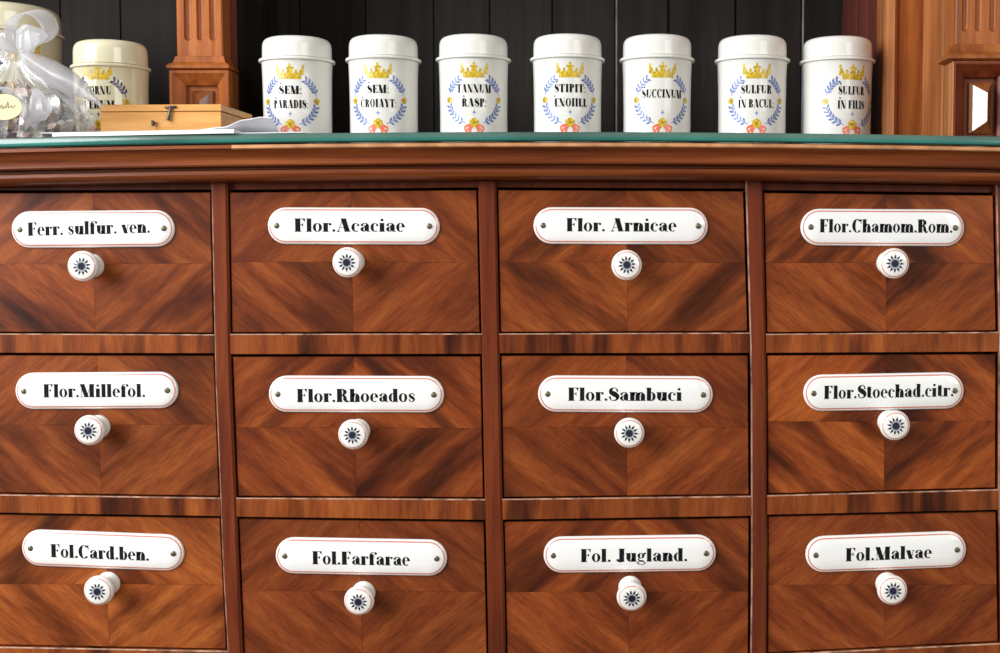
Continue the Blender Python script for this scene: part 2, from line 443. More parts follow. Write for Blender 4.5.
    if ch == 'Æ': g.diag(0.08, 0, 0.46, 1, HAIR); g.stem(0.58, 0, 1, S); g.hair(0.2, 0.35, 0.5); g.hair(0.4, 1 - b, 1.0); g.hair(0.5, 0.52, 0.9); g.hair(0.46, b, 1.0); g.tri((0.84, 0), (1, 0), (1, 0.28)); g.tri((0.86, 1), (1, 1), (1, 0.74)); g.hair(0, b, 0.2); return 1.06
    return 0.5


def text_polys(txt, track=0.0):
    out = []; x = 0
    for ch in txt:
        g = Glyphs(); adv = glyph(g, ch)
        for p in g.poly: out.append([(q[0] + x, q[1]) for q in p])
        x += adv + track
    xs = [q[0] for p in out for q in p]
    return out, min(xs), max(xs)


# ---------------------------------------------------------------- setting
ZF = 0.0
mb = MB(); mb.box((-1.6, -2.6, -0.05), (1.6, 0.46, 0.0))
fl = link('floor', mb.mesh('floor', [wood('floor_boards', ((0.10, 0.05, 0.02), (0.18, 0.09, 0.04), (0.24, 0.13, 0.06)), 12, 2, axis='y', tone=0.0)]))
fl['kind'] = 'structure'
mb = MB(); mb.box((-1.6, 0.46, -0.05), (1.6, 0.52, 2.6))
wl = link('wall_back', mb.mesh('wall_back', [plain('cream_plaster', (0.62, 0.57, 0.46), 0.8, var=0.08, vscale=5)]))
wl['kind'] = 'structure'

# ---------------------------------------------------------------- drawer cabinet
YF = -0.003      # front of the stiles and rails
YV = 0.0         # front of the drawer veneers
STATIONS = [181, 330, 385, 495, 545, 588, 650]
STILES = [
    [(-42, -26), (-40, -24), (-39, -23), (-34, -18), (-32, -16), (-30, -14), (-26, -10)],
    [(211, 227), (214, 229.7), (215.3, 231), (220, 235.7), (221.7, 237.5), (223.7, 239.3), (227.3, 242)],
    [(478, 496), (481.3, 499), (482.5, 500), (484.7, 502), (486.2, 503.3), (487.2, 504.5), (488.3, 505.5)],
    [(745.5, 763), (749.8, 766), (751, 766.7), (751.2, 767.2), (751.3, 767.8), (751.2, 767.4), (750.5, 767)],
    [(996, 1013), (999, 1015), (998.7, 1015), (998.4, 1015), (1000, 1016), (1000.5, 1017), (1001, 1017)],
]
# rails: per opening row, per column: (top left, bottom left, top right, bottom right) pixel rows
RAILS = [
    [(181.5, 190.3, 181.5, 189.5), (181, 189.7, 179.8, 187.2), (179.8, 187.2, 181.2, 188.4), (181.5, 190, 185, 192.6)],
    [(333.5, 353, 334.5, 353.6), (334, 354.5, 333.6, 354.2), (333.6, 353.6, 332.7, 353.2), (334, 353.2, 332, 352)],
    [(494.4, 512.8, 498, 516.6), (498, 517.2, 499.4, 520.4), (499.2, 520.2, 496.2, 516.4), (495.6, 515.2, 489.5, 510.2)],
    [(647, 666, 651.3, 670), (658, 678, 661, 681), (661, 681, 656, 676), (655, 674, 643.5, 663)],
]


def stile_x(i, y, side):
    for k in range(len(STATIONS) - 1):
        if y <= STATIONS[k + 1] or k == len(STATIONS) - 2:
            t = (y - STATIONS[k]) / (STATIONS[k + 1] - STATIONS[k])
            return STILES[i][k][side] * (1 - t) + STILES[i][k + 1][side] * t


root = P(480, 400, 0.18); ROOT = Vector((root.x, 0.18, 0.0))
cab = empty('drawer_cabinet', ROOT, 'mahogany apothecary cabinet with twelve small labelled drawers under a moulded edge', 'cabinet')


def cpart(name, mbd, mats, origin, **kw):
    o = Vector(origin)
    return link(name, mbd.mesh(name, mats, o, **kw), cab, o - ROOT)


C_ = 0.0011
for i in range(5):
    rows = []; fm = MB()
    st = [(P(STILES[i][k][0], STATIONS[k], YF), P(STILES[i][k][1], STATIONS[k], YF)) for k in range(len(STATIONS))]
    l, r = st[-1]
    st.append((Vector((l.x, YF, 0.06)), Vector((r.x, YF, 0.06))))
    for l, r in st:
        rows.append([(l.x, 0.022, l.z), (l.x, YF + C_, l.z), (l.x + C_, YF, l.z), (r.x - C_ * 1.6, YF, r.z), (r.x, YF + C_ * 1.6, r.z), (r.x, 0.022, r.z)])
    fm.grid(rows)
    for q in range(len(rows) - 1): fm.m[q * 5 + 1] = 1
    fm.f.append((0, 1, 2, 3, 4, 5)); fm.m.append(0)
    e = (len(rows) - 1) * 6
    fm.f.append(tuple(e + k for k in range(6))); fm.m.append(0)
    # rear face
    for q in range(len(rows) - 1):
        fm.f.append((q * 6, (q + 1) * 6, (q + 1) * 6 + 5, q * 6 + 5)); fm.m.append(0)
    cpart('stile', fm, [M['stile'], M['worn_lit_stile'] if i in (1, 3, 4) else M['stile']], (rows[0][2][0], 0, rows[3][0][2]))

OPEN = {}
for rI in range(4):
    for c in range(4):
        tl, bl, tr, br = RAILS[rI][c]
        def cx(y, s): return stile_x(c + s, y, 1 - s)
        A = P(cx(tl, 0), tl, YF); B = P(cx(tr, 1), tr, YF); Cc = P(cx(br, 1), br, YF); Dd = P(cx(bl, 0), bl, YF)
        yf = YF + (0.0075 if rI == 0 else 0.0006)
        rm = MB()
        def ins(p, dz, y): return (p.x, y, p.z + dz)
        w = C_ * 0.8
        fr = [ins(Dd, w * .5, yf), ins(Cc, w * .5, yf), ins(B, -w, yf), ins(A, -w, yf)]
        pts = fr + [ins(A, 0, yf + w), ins(B, 0, yf + w), ins(A, 0, 0.022), ins(B, 0, 0.022), ins(Dd, 0, yf + w), ins(Cc, 0, yf + w), ins(Dd, 0, 0.022), ins(Cc, 0, 0.022)]
        rm.add(pts, [(0, 1, 2, 3), (3, 2, 5, 4), (4, 5, 7, 6), (8, 9, 1, 0), (10, 11, 9, 8), (6, 7, 11, 10), (8, 0, 3, 4, 6, 10), (1, 9, 11, 7, 5, 2)])
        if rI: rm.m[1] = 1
        cpart('rail', rm, [M['rail'] if rI else M['stile'], M['worn_lit']], ((A.x + B.x) / 2, 0, (A.z + Dd.z) / 2))
        OPEN[(rI, c)] = (A, B, Cc, Dd)

# carcass behind, open to the front
zt = P(500, 181, 0).z; xl = P(-42, 181, 0).x - 0.004; xr = P(1017, 181, 0).x + 0.004
YB = 0.36
cm = MB()
cm.box((xl, 0.0225, 0.06), (xl + 0.012, YB, zt)); cm.box((xr - 0.012, 0.0225, 0.06), (xr, YB, zt))
cm.box((xl + 0.012, YB - 0.01, 0.06), (xr - 0.012, YB, zt)); cm.box((xl + 0.012, 0.0225, 0.06), (xr - 0.012, YB - 0.01, 0.075))
cpart('carcass', cm, [M['carcass']], (0, 0.18, 0.7))
zl = OPEN[(3, 0)][3].z - 0.012
cm = MB(); cm.box((xl + 0.013, 0.004, 0.061), (xr - 0.013, 0.0215, P(500, 683, 0).z - 0.001))
cpart('lower_panel', cm, [M['carcass']], (0, 0.01, 0.4))
cm = MB(); cm.box((xl - 0.006, -0.012, 0.0), (xr + 0.006, YB, 0.0595))
cpart('plinth', cm, [M['stile']], (0, 0.1, 0.03))

# lens barrel curve built as shape: moulded edge bent 5 mm lower at its ends
XB = P(545, 142, -0.03).x; HB = 500 / 1254.0


def bow(x):
    return -(5.6 / 1254.0) * min(((x - XB) / HB) ** 2, 1.9)


YG = -0.031      # front edge of the glass
prof = [(142.0, -0.0285), (142.8, -0.0305), (146.0, -0.0315), (147.2, -0.0300), (150.0, -0.0275), (154.0, -0.0252), (157.5, -0.0248),
        (160.0, -0.0262), (162.2, -0.0268), (163.8, -0.0258), (164.4, -0.0215), (165.6, -0.0165), (167.6, -0.0165), (168.4, -0.0212),
        (172.0, -0.0222), (175.5, -0.0212), (178.3, -0.0180), (179.2, -0.0150), (180.0, -0.0060), (180.6, 0.0)]
pz = [(P(545, y, Y).z, Y) for y, Y in prof]
ztop = pz[0][0]
xs = [xl - 0.03 + (xr - xl + 0.06) * k / 28 for k in range(29)]
mm = MB()
rows = []
full = [(ztop, YB)] + pz + [(pz[-1][0], YB)]
for x in xs: rows.append([(x, Y, z + bow(x)) for z, Y in full])
mm.grid(rows, closed=True)
nf = len(full)
for i in range(len(xs) - 1):
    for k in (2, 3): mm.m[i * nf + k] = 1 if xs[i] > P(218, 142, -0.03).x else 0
mm.f.append(tuple(range(nf))); mm.m.append(0)
mm.f.append(tuple((len(xs) - 1) * nf + k for k in range(nf))); mm.m.append(0)
cpart('moulded_top', mm, [M['cornice'], M['chamfer']], (0, 0, ztop), smooth=38)

# ------------------------------------------------ drawers
TEXT = [
    ['Ferr. sulfur. ven.', 'Flor.Acaciae', 'Flor. Arnicae', 'Flor.Chamom.Rom.'],
    ['Flor.Millefol.', 'Flor.Rhoeados', 'Flor.Sambuci', 'Flor.Stoechad.citr.'],
    ['Fol.Card.ben.', 'Fol.Farfarae', 'Fol. Jugland.', 'Fol.Malvae'],
]
# plate: left px, right px, centre y, tilt deg (right end lower = +); text: x0, x1, baseline left, right; knob head px; knob base shift; veneer seam px
DATA = [
    [(11.2, 174.5, 229.0, -0.5, 28, 150, 235.8, 232.8, 81.7, 266.2, 94, 264), (267.5, 439.7, 226.0, 0.2, 294.5, 405, 231.7, 231.7, 347, 262.6, 352, 262),
     (533.4, 708, 225.8, 0.2, 566.4, 676.5, 231.3, 231.5, 626.8, 265, 627, 262), (800.6, 964.4, 227.5, 0.3, 819.5, 952, 232.3, 232.8, 895.0, 263.6, 886, 262.8)],
    [(15, 178, 390.6, -0.4, 43.7, 145.2, 397.3, 396.9, 88.5, 430.8, 99, 425), (268.6, 444, 394.2, 0.2, 297, 415, 402, 401.8, 352.6, 435, 355, 427.5),
     (538, 713, 394.2, 0.3, 568, 682, 400.6, 400.8, 629.3, 433.3, 626.5, 427), (803.5, 964, 391.8, -1.1, 823.8, 953, 398.9, 396.2, 896, 426, 884.5, 421.5)],
    [(21.7, 184, 550.4, 2.2, 51, 149, 556.9, 560.6, 97.5, 591.6, 107, 584), (275.5, 447, 556.8, 1.0, 312.4, 410, 564.0, 565.5, 358.7, 602, 361, 591),
     (543.5, 716, 554.0, -0.8, 580.6, 687, 562.0, 561.0, 632.3, 598.5, 628.5, 592), (805.6, 966.4, 552.0, -2.2, 845.5, 931.6, 561.2, 557.8, 893.0, 591, 884.5, 585)],
]


def stadium(hx, hz, n=14):
    pts = []
    for k in range(n + 1):
        a = -math.pi / 2 + math.pi * k / n; pts.append((hx - hz + hz * math.cos(a), hz * math.sin(a)))
    for k in range(n + 1):
        a = math.pi / 2 + math.pi * k / n; pts.append((-hx + hz + hz * math.cos(a), hz * math.sin(a)))
    return pts


PLATE_TOP = 0.0042


def plate_mesh(hx, hz):
    pm = MB()
    lv = [(0, 0.0, 0), (0.0, 0.0010, 0), (0.0006, 0.0019, 0), (0.0015, 0.0024, 0), (0.0026, 0.0028, 1), (0.0045, 0.0034, 0), (0.0075, 0.0039, 0), (0.0112, PLATE_TOP, 0)]
    rows = [[(x, -y, z) for x, z in stadium(hx - d, hz - d)] for d, y, _ in lv]
    n = len(rows[0]); pm.grid(rows, closed=True)
    for i in range(len(lv) - 1):
        for k in range(n): pm.m[i * n + k] = 1 if i == 3 else 0
    e = (len(lv) - 1) * n
    pm.f.append(tuple(e + k for k in range(n))); pm.m.append(0)
    pm.f.append(tuple(reversed(range(n)))); pm.m.append(0)
    return pm.mesh('name_plate', [M['enamel'], M['redline']], smooth=35)


def knob_mesh():
    k = MB()
    prof = [(0.0096, 0), (0.0098, 0.0010), (0.0092, 0.0024), (0.0078, 0.0050), (0.0074, 0.0085), (0.0080, 0.0120), (0.0098, 0.0150), (0.0116, 0.0172),
            (0.0123, 0.0192), (0.0123, 0.0206), (0.0117, 0.0221), (0.0108, 0.0229), (0.0101, 0.0233), (0.0093, 0.0236), (0.0040, 0.0243), (0.0029, 0.0243)]
    mis = [0] * 11 + [1] + [0, 0, 3] + [2]
    k.lathe(prof, 40, 'y', mis)
    for j in range(12):
        a = 2 * math.pi * (j + 0.5) / 12; w = 0.21
        def q(r, an, h): return (r * math.cos(an), -h, r * math.sin(an))
        k.add([q(0.0043, a - w, 0.02437), q(0.0043, a + w, 0.02437), q(0.0055, a + w * 0.7, 0.02425), q(0.0075, a, 0.0240), q(0.0055, a - w * 0.7, 0.02425)], [(0, 1, 2, 3, 4)], 2)
    return k.mesh('knob', [M['porcelain'], M['redline'], M['inkblue'], M['greyring']], smooth=40)


def screw_mesh():
    k = MB(); k.lathe([(0.0024, 0), (0.0024, 0.0005), (0.0018, 0.0010), (0.0008, 0.0012)], 16, 'y')
    k.box((-0.0017, -0.00135, -0.0002), (0.0017, -0.0010, 0.0002))
    return k.mesh('screw', [M['screw']], smooth=40)


# colour and streakiness of each drawer's veneer
VCOL = [[(0.98, 0.95, 0.95, 0.85), (0.92, 0.86, 0.9, 0.45), (0.95, 0.92, 0.9, 0.7), (1.05, 1.0, 0.9, 0.9)],
        [(0.98, 0.98, 1.0, 0.75), (0.93, 0.84, 0.85, 0.8), (0.93, 0.85, 0.85, 0.55), (1.22, 1.15, 1.0, 0.9)],
        [(1.28, 1.34, 1.3, 0.8), (0.86, 0.80, 0.90, 0.3), (0.95, 0.88, 0.9, 0.75), (0.92, 0.84, 0.9, 0.45)]]
KNOB = knob_mesh(); SCREW = screw_mesh()
for r in range(3):
    for c in range(4):
        xl0, xr0, yc, tilt, tx0, tx1, bl, br, kx, ky, sx, sy = DATA[r][c]
        txt = TEXT[r][c]
        A, B = OPEN[(r, c)][3], OPEN[(r, c)][2]          # bottom of the rail above
        Dd, Cc = OPEN[(r + 1, c)][0], OPEN[(r + 1, c)][1]  # top of the rail below
        gx = 0.0012
        UL = Vector((A.x + gx, 0, A.z - 0.0022)); UR = Vector((B.x - gx * 1.3, 0, B.z - 0.0022))
        LR = Vector((Cc.x - gx * 1.3, 0, Cc.z + 0.0010)); LL = Vector((Dd.x + gx, 0, Dd.z + 0.0010))
        cen = P(sx, sy, YV)
        org = Vector((cen.x, 0, cen.z))
        db = MB()
        def q3(p, y): return (p.x, y, p.z)
        db.hexa([q3(LL, 0.0016), q3(LR, 0.0016), q3(UR, 0.0016), q3(UL, 0.0016)], [q3(LL, 0.018), q3(LR, 0.018), q3(UR, 0.018), q3(UL, 0.018)])
        x0, x1 = max(LL.x, UL.x) + 0.004, min(LR.x, UR.x) - 0.004; z0, z1 = max(LL.z, LR.z) + 0.003, min(UL.z, UR.z) - 0.012
        db.box((x0, 0.0182, z0), (x0 + 0.007, 0.30, z1)); db.box((x1 - 0.007, 0.0182, z0), (x1, 0.30, z1))
        db.box((x0 + 0.007, 0.293, z0), (x1 - 0.007, 0.30, z1)); db.box((x0 + 0.007, 0.0182, z0), (x1 - 0.007, 0.293, z0 + 0.005))
        dr = cpart('drawer', db, [M['carcass']], org)
        dr['label'] = 'drawer with white enamel plate reading "%s"' % txt
        # four book-matched veneers
        top = Vector((cen.x + (UL.x + UR.x - LL.x - LR.x) * 0.12, 0, (UL.z + UR.z) / 2)); bot = Vector((cen.x - (UL.x + UR.x - LL.x - LR.x) * 0.12, 0, (LL.z + LR.z) / 2))
        fU = (UR.z - UL.z) / (UR.x - UL.x); top.z = UL.z + fU * (top.x - UL.x)
        fL = (LR.z - LL.z) / (LR.x - LL.x); bot.z = LL.z + fL * (bot.x - LL.x)
        lef = Vector((LL.x + (UL.x - LL.x) * ((cen.z - LL.z) / (UL.z - LL.z)), 0, cen.z)); rig = Vector((LR.x + (UR.x - LR.x) * ((cen.z - LR.z) / (UR.z - LR.z)), 0, cen.z - (0.0006 if tilt > 0 else -0.0006)))
        off = (random.uniform(0, 3), random.uniform(0, 3))
        for ps in ((lef, cen, top, UL), (cen, rig, UR, top), (LL, bot, cen, lef), (bot, LR, rig, cen)):
            m4 = sum((Vector((p.x, 0, p.z)) for p in ps), Vector()) / 4
            vm = MB()
            def sh(p, d, y):
                p = Vector((p.x, 0, p.z)); v = m4 - p
                ix = abs(p.x - cen.x) < abs(m4.x - cen.x); iz = abs(p.z - cen.z) < abs(m4.z - cen.z)
                return (p.x + math.copysign(d * (0.16 if ix else 1), v.x), y, p.z + math.copysign(d * (0.16 if iz else 1), v.z))
            g0, g1 = 0.00008, 0.0006
            yo = random.uniform(-0.0001, 0.0001)
            pts = [sh(p, g1, YV + yo) for p in ps] + [sh(p, g0, YV + 0.0005) for p in ps] + [sh(p, g0, 0.0016) for p in ps]
            fs = [(0, 1, 2, 3)]
            for k in range(4):
                k2 = (k + 1) % 4
                fs += [(4 + k, 4 + k2, k2, k), (8 + k, 8 + k2, 4 + k2, 4 + k)]
            vm.add(pts, fs)
            jit = random.uniform(-0.004, 0.004)
            def uvf(co, cen=cen, off=off, jit=jit):
                dx, dz = abs(co.x - cen.x), abs(co.z - cen.z)
                return (off[0] + (dx * 0.80 + dz * 0.98) * 0.8 + jit, off[1] + dx - dz)
            vo = Vector((m4.x, YV, m4.z))
            v = link('veneer_panel', vm.mesh('veneer_panel', [M['veneer']], vo, uvf=uvf), dr, vo - org)
            v.color = VCOL[r][c]
        # enamel plate
        pc = P((xl0 + xr0) / 2, yc, YV - 0.002)
        sc = (P(1000, yc, YV - 0.002).x - P(0, yc, YV - 0.002).x) / 1000
        hx = (xr0 - xl0) / 2 * sc; hz = 18.4 * sc
        rot = (0, math.radians(tilt), 0)
        ploc = Vector((pc.x, YV - 0.0002, pc.z))
        pl = link('name_plate', plate_mesh(hx, hz), dr, ploc - org, rot)
        pl['label'] = 'white enamel plate reading "%s" with a thin red border' % txt
        R = Matrix.Rotation(math.radians(tilt), 3, 'Y')
        for s_ in (-1, 1):
            q = ploc + R @ Vector((s_ * (hx - 10.0 * sc), -PLATE_TOP + 0.0007, 0))
            link('screw', SCREW, dr, q - org, (0, random.uniform(-1.5, 1.5), 0))
        polys, a0, a1 = text_polys(txt, 0.02)
        p0 = P(tx0, bl, YV - 0.004); p1 = P(tx1, br, YV - 0.004)
        cap = 13.2 * sc
        lm = MB()
        for po in polys:
            pts = []
            for x, y in po:
                t = (x - a0) / (a1 - a0)
                b_ = p0.lerp(p1, t)
                pts.append((b_.x, YV - 0.0002 - PLATE_TOP - 0.00012, b_.z + y * cap))
            lm.add(pts, [tuple(range(len(pts)))])
        lo = Vector((p0.lerp(p1, .5).x, YV - 0.0002 - PLATE_TOP - 0.00012, p0.z))
        le = link('lettering', lm.mesh('lettering', [M['ink']], lo, recalc=False), dr, lo - org)
        # knob: its axis leans a little, as the old pegs do
        hd = P(kx, ky, YV - 0.0235)
        kb = Vector((hd.x, YV, hd.z))
        lean = {(2, 2): (0.16, 0.06), (2, 0): (0.05, -0.02), (2, 1): (0.08, 0.0), (0, 2): (-0.04, 0.04)}.get((r, c), (random.uniform(-.02, .03), random.uniform(-.03, .03)))
        off_ = Vector((math.sin(lean[1]) * 0.0235, 0, -math.sin(lean[0]) * 0.0235))
        link('knob', KNOB, dr, kb - off_ - org, (lean[0], random.uniform(0, 0.5), lean[1]))

# ---------------------------------------------------------------- glass sheet on the cabinet top
TG = 0.0075
gm = MB(); rows = []
gy = [(0.0, 0.0), (-0.0008, 0.0010), (-0.0010, 0.0020), (-0.0009, 0.0036), (0.0004, TG - 0.0006), (0.0014, TG)]
for x in xs:
    z0 = ztop + bow(x) + 0.0003  # glass bent along the same lens curve
    rows.append([(x, 0.324, z0)] + [(x, YG + a, z0 + h) for a, h in gy] + [(x, 0.324, z0 + TG)])
gm.grid(rows, closed=True); n = len(rows[0])
for i in range(len(xs) - 1):
    for k, q_ in ((1, 3), (2, 1), (3, 1), (4, 2), (5, 2)): gm.m[i * n + k] = q_
gm.f.append(tuple(range(n))); gm.m.append(1)
gm.f.append(tuple((len(xs) - 1) * n + k for k in range(n))); gm.m.append(1)
gl = link('glass_sheet', gm.mesh('glass_sheet', [M['glass'], M['glassedge'], M['glassbevel'], M['glassdark']], (0, 0.15, ztop), smooth=30), None, (0, 0.15, ztop))
tag(gl, 'green edged glass sheet lying on the wooden cabinet top', 'glass sheet')


def zg(x): return ztop + bow(x) + 0.0003 + TG


# ---------------------------------------------------------------- shelf unit standing above
hr = Vector((P(545, 100, 0.25).x, 0.25, ztop))
hut = empty('shelf_unit', hr, 'shelf unit above the drawers with dark plank back and fluted wooden pilasters', 'shelf')


def hpart(name, mbd, mats, origin, parent=None, **kw):
    o = Vector(origin)
    ob = link(name, mbd.mesh(name, mats, o, **kw), parent or hut, o - (Vector(parent['_w']) if parent else hr))
    ob['_w'] = tuple(o)
    return ob


YP = 0.332
M['lit_plank'] = plain('lit_grey_edge', (0.16, 0.15, 0.14), 0.4, var=0.4, vscale=40)  # paints the light caught on the left bevel of two planks
ZT = ztop + 0.30
seams = [-120, -62, 0, 62, 122, 182, 242, 300, 366, 434, 490, 553, 615, 669, 736, 801, 862, 925, 990, 1050]
for a, b_ in zip(seams[:-1], seams[1:]):
    xa, xb = P(a, 90, YP).x, P(b_, 90, YP).x
    pm = MB(); w = 0.0020 if a in (615, 801, 490, 669) else 0.0008; g = 0.0003
    z0, z1 = ztop - 0.022 + 0.002, ZT
    z0 = ztop + 0.001
    fr = [(xa + g, YP + w, 0), (xa + g + w, YP, 0), (xb - g - w, YP, 0), (xb - g, YP + w, 0), (xb - g, YP + 0.012, 0), (xa + g, YP + 0.012, 0)]
    rows = [[(x, y, z0) for x, y, _ in fr], [(x, y, z1) for x, y, _ in fr]]
    pm.grid(rows, closed=True); pm.f += [tuple(range(6)), tuple(range(6, 12))]; pm.m += [0, 0]
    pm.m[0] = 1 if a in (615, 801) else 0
    hpart('back_plank', pm, [M['plank'], M['lit_plank']], ((xa + xb) / 2, YP, (z0 + z1) / 2))
# cover board behind the planks and the shelf above (both just out of view or behind)
xa, xb = P(-120, 90, YP).x, P(1050, 90, YP).x
pm = MB(); pm.box((xa, YP + 0.0125, ztop + 0.001), (xb, YP + 0.02, ZT)); hpart('back_board', pm, [M['plank']], (0, YP + .016, ztop + .15))
pm = MB(); pm.box((xa - 0.018, 0.10, zg(xa)), (xa - 0.0005, YP + 0.02, ZT)); hpart('end_board', pm, [M['post']], (xa, .2, ztop + .15))
pm = MB(); pm.box((xa, 0.10, ZT + 0.001), (xb, YP + 0.02, ZT + 0.02)); hpart('upper_shelf', pm, [M['nicheside']], (0, .2, ZT + .01))


def fluted(name, x0, x1, zb, zt_, Y0, Yb, flutes, zend, mat, origin):
    """shaft with concave flutes that end in round scoops"""
    sm = MB(); rr = [(f1 - f0) / 2 for f0, f1 in flutes]; cc = [(f0 + f1) / 2 for f0, f1 in flutes]
    xs_ = [x0 + 0.0012]
    for c0, r0 in zip(cc, rr):
        xs_ += [c0 + r0 * math.sin(math.pi / 2 * (k / 7)) for k in range(-7, 8)]
    xs_ += [x1 - 0.0012]
    zs_ = [zb] + [zend - rr[0] * 1.02 + rr[0] * 1.1 * k / 9 for k in range(10)] + [zend + 0.02, zt_]
    rows = []
    for z in zs_:
        row = [(x0, Yb, z), (x0, Y0 + 0.0012, z)]
        for x in xs_:
            d = 0
            for c0, r0 in zip(cc, rr):
                q = r0 * r0 - (x - c0) ** 2 - (max(0, zend - z)) ** 2
                if q > 1e-12: d = max(d, math.sqrt(q) * 0.95)
            row.append((x, Y0 + d, z))
        row += [(x1, Y0 + 0.0012, z), (x1, Yb, z)]
        rows.append(row)
    sm.grid(rows)
    n = len(rows[0]); e = (len(rows) - 1) * n
    sm.f.append(tuple(range(n))); sm.m.append(0); sm.f.append(tuple(e + k for k in range(n))); sm.m.append(0)
    for i in range(len(rows) - 1): sm.f.append((i * n, (i + 1) * n, (i + 1) * n + n - 1, i * n + n - 1)); sm.m.append(0)
    return hpart(name, sm, [mat], origin, smooth=35)


def pilaster(x0, x1, Y0, Yb, zbase, zc0, zc1, flutes, zend, bx0, bx1, bmat, ridge=0.5, prot=0.95, over=0.0075):
    """x0..x1 shaft, bx0..bx1 base block, zc0..zc1 cap moulding"""
    sh = fluted('pilaster', x0, x1, zc1 - 0.002, ZT, Y0 + 0.006, Yb, flutes, zend, M['pilaster'], ((x0 + x1) / 2, Y0, zc1))
    # cap moulding with mitred returns
    cm_ = MB(); rows = []
    cp = [(0.0, zc1), (0.15, zc1 - (zc1 - zc0) * 0.05), (0.35, zc1 - (zc1 - zc0) * 0.45), (0.8, zc1 - (zc1 - zc0) * 0.62), (1.0, zc1 - (zc1 - zc0) * 0.72), (1.0, zc1 - (zc1 - zc0) * 0.9), (0.55, zc0), (0.0, zc0)]
    ov = over
    for t, z in cp:
        d = ov * t
        rows.append([(x0 - d, Yb - 0.001, z), (x0 - d, Y0 + 0.0055 - d, z), (x1 + d, Y0 + 0.0055 - d, z), (x1 + d, Yb - 0.001, z)])
    cm_.grid(rows, closed=True); cm_.f += [(0, 1, 2, 3), tuple((len(rows) - 1) * 4 + k for k in range(4))]; cm_.m += [0, 0]
    hpart('cap_moulding', cm_, [M['pilaster']], ((bx0 + bx1) / 2, Y0, zc0), sh)
    # base block: splayed frame round a sunk panel
    bm_ = MB(); w = bx1 - bx0; zb1 = zc0 - 0.0004; fw = w * 0.235; rc = 0.0045
    e = 0.0008
    loops = [((bx0, bx1, zbase, zb1), Yb), ((bx0, bx1, zbase, zb1), Y0 + e), ((bx0 + e, bx1 - e, zbase + e, zb1 - e), Y0),
             ((bx0 + w * .05, bx1 - w * .05, zbase + w * .05, zb1 - w * .05), Y0), ((bx0 + fw, bx1 - fw, zbase + fw * .3, zb1 - fw), Y0 + 0.008), ((bx0 + fw + .0004, bx1 - fw - .0004, zbase + fw * .3 + .0004, zb1 - fw - .0004), Y0 + 0.008 + rc)]
    rows = [[(a, y, c0), (b0, y, c0), (b0, y, d0), (a, y, d0)] for (a, b0, c0, d0), y in loops]
    bm_.grid(rows, closed=True); bm_.f += [tuple(range(4)), tuple((len(rows) - 1) * 4 + k for k in range(4))]; bm_.m += [0, 0]
    for k in range(8): bm_.m[k] = 1
    hpart('base_block', bm_, [bmat, M['post'] if bmat is M['stile'] else bmat], ((bx0 + bx1) / 2, Y0, (zbase + zb1) / 2), sh)  # outer base: darker wood on the splays paints their shade, sides stay pale
    # raised pyramid field
    fm_ = MB(); i0 = fw + w * 0.085; a, b0, c0, d0 = bx0 + i0, bx1 - i0, zbase + i0 * .35, zb1 - i0
    yb_, ya = Y0 + 0.008 + rc - 0.0002, Y0 + 0.0005
    hw = (b0 - a) / 2
    cx_ = a + (b0 - a) * ridge; y1 = yb_ - 0.002
    fm_.add([(a, yb_, c0), (b0, yb_, c0), (b0, yb_, d0), (a, yb_, d0), (a, y1, c0), (b0, y1, c0), (b0, y1, d0), (a, y1, d0), (cx_, y1 - hw * prot, c0 + hw), (cx_, y1 - hw * prot, d0 - hw)],
            [(0, 1, 5, 4), (1, 2, 6, 5), (2, 3, 7, 6), (3, 0, 4, 7), (4, 5, 8), (5, 6, 9, 8), (6, 7, 9), (7, 4, 8, 9), (3, 2, 1, 0)])
    fo = hpart('diamond_panel', fm_, [M['gloss_pil']], (cx_, Y0, (c0 + d0) / 2), sh)
    return sh


M['gloss_pil'] = wood('polished_panel_wood', ((0.16, 0.05, 0.016), (0.27, 0.09, 0.028), (0.36, 0.14, 0.045)), 110, 8, axis='z', rough=0.08, coat=1.0, streak=0.35, tone=0.0, bump=0.0)
# inner pilaster, set back
Yp = 0.14
fx = lambda px, py, Y: P(px, py, Y).x
zzb = zg(fx(198, 134, Yp))
pilaster(fx(176.5, 30, Yp + .006), fx(222.5, 30, Yp + .006), Yp, 0.172, zzb, P(198, 69.5, Yp).z, P(198, 55, Yp).z,
         [(fx(184, 30, Yp + .006), fx(192.3, 30, Yp + .006)), (fx(196.6, 30, Yp + .006), fx(204.4, 30, Yp + .006)), (fx(209.2, 30, Yp + .006), fx(217, 30, Yp + .006))],
         P(200, 35.5, Yp).z, fx(168.5, 62, Yp), fx(228.5, 62, Yp), M['pilaster'])
pm = MB(); xa, xb = fx(183, 60, .1725), fx(237.5, 60, .1725)
pm.box((xa, 0.1725, zzb), (xb, YP - 0.0005, ZT)); pm.m[3] = 1; hpart('inner_post', pm, [M['nicheside'], M['plank']], (xb, .2, ztop + .15))  # right face gets the dark plank colour to paint its shade
# outer pilaster, standing forward at the cabinet's end
Yp = 0.006; xo0, xo1 = fx(953, 62, Yp), fx(1016, 62, Yp)
zzb2 = zg(xo0)
pilaster(fx(955.5, 30, Yp + .006), fx(1004, 30, Yp + .006), Yp, 0.035, zzb2, P(980, 60.5, Yp).z, P(980, 43, Yp).z,
         [(fx(961.5, 30, Yp + .006), fx(969.3, 30, Yp + .006)), (fx(974.8, 30, Yp + .006), fx(982.6, 30, Yp + .006)), (fx(989, 30, Yp + .006), fx(997, 30, Yp + .006))],
         P(980, 26.5, Yp).z, xo0, xo1, M['stile'], 0.66, 1.1, 0.0085)
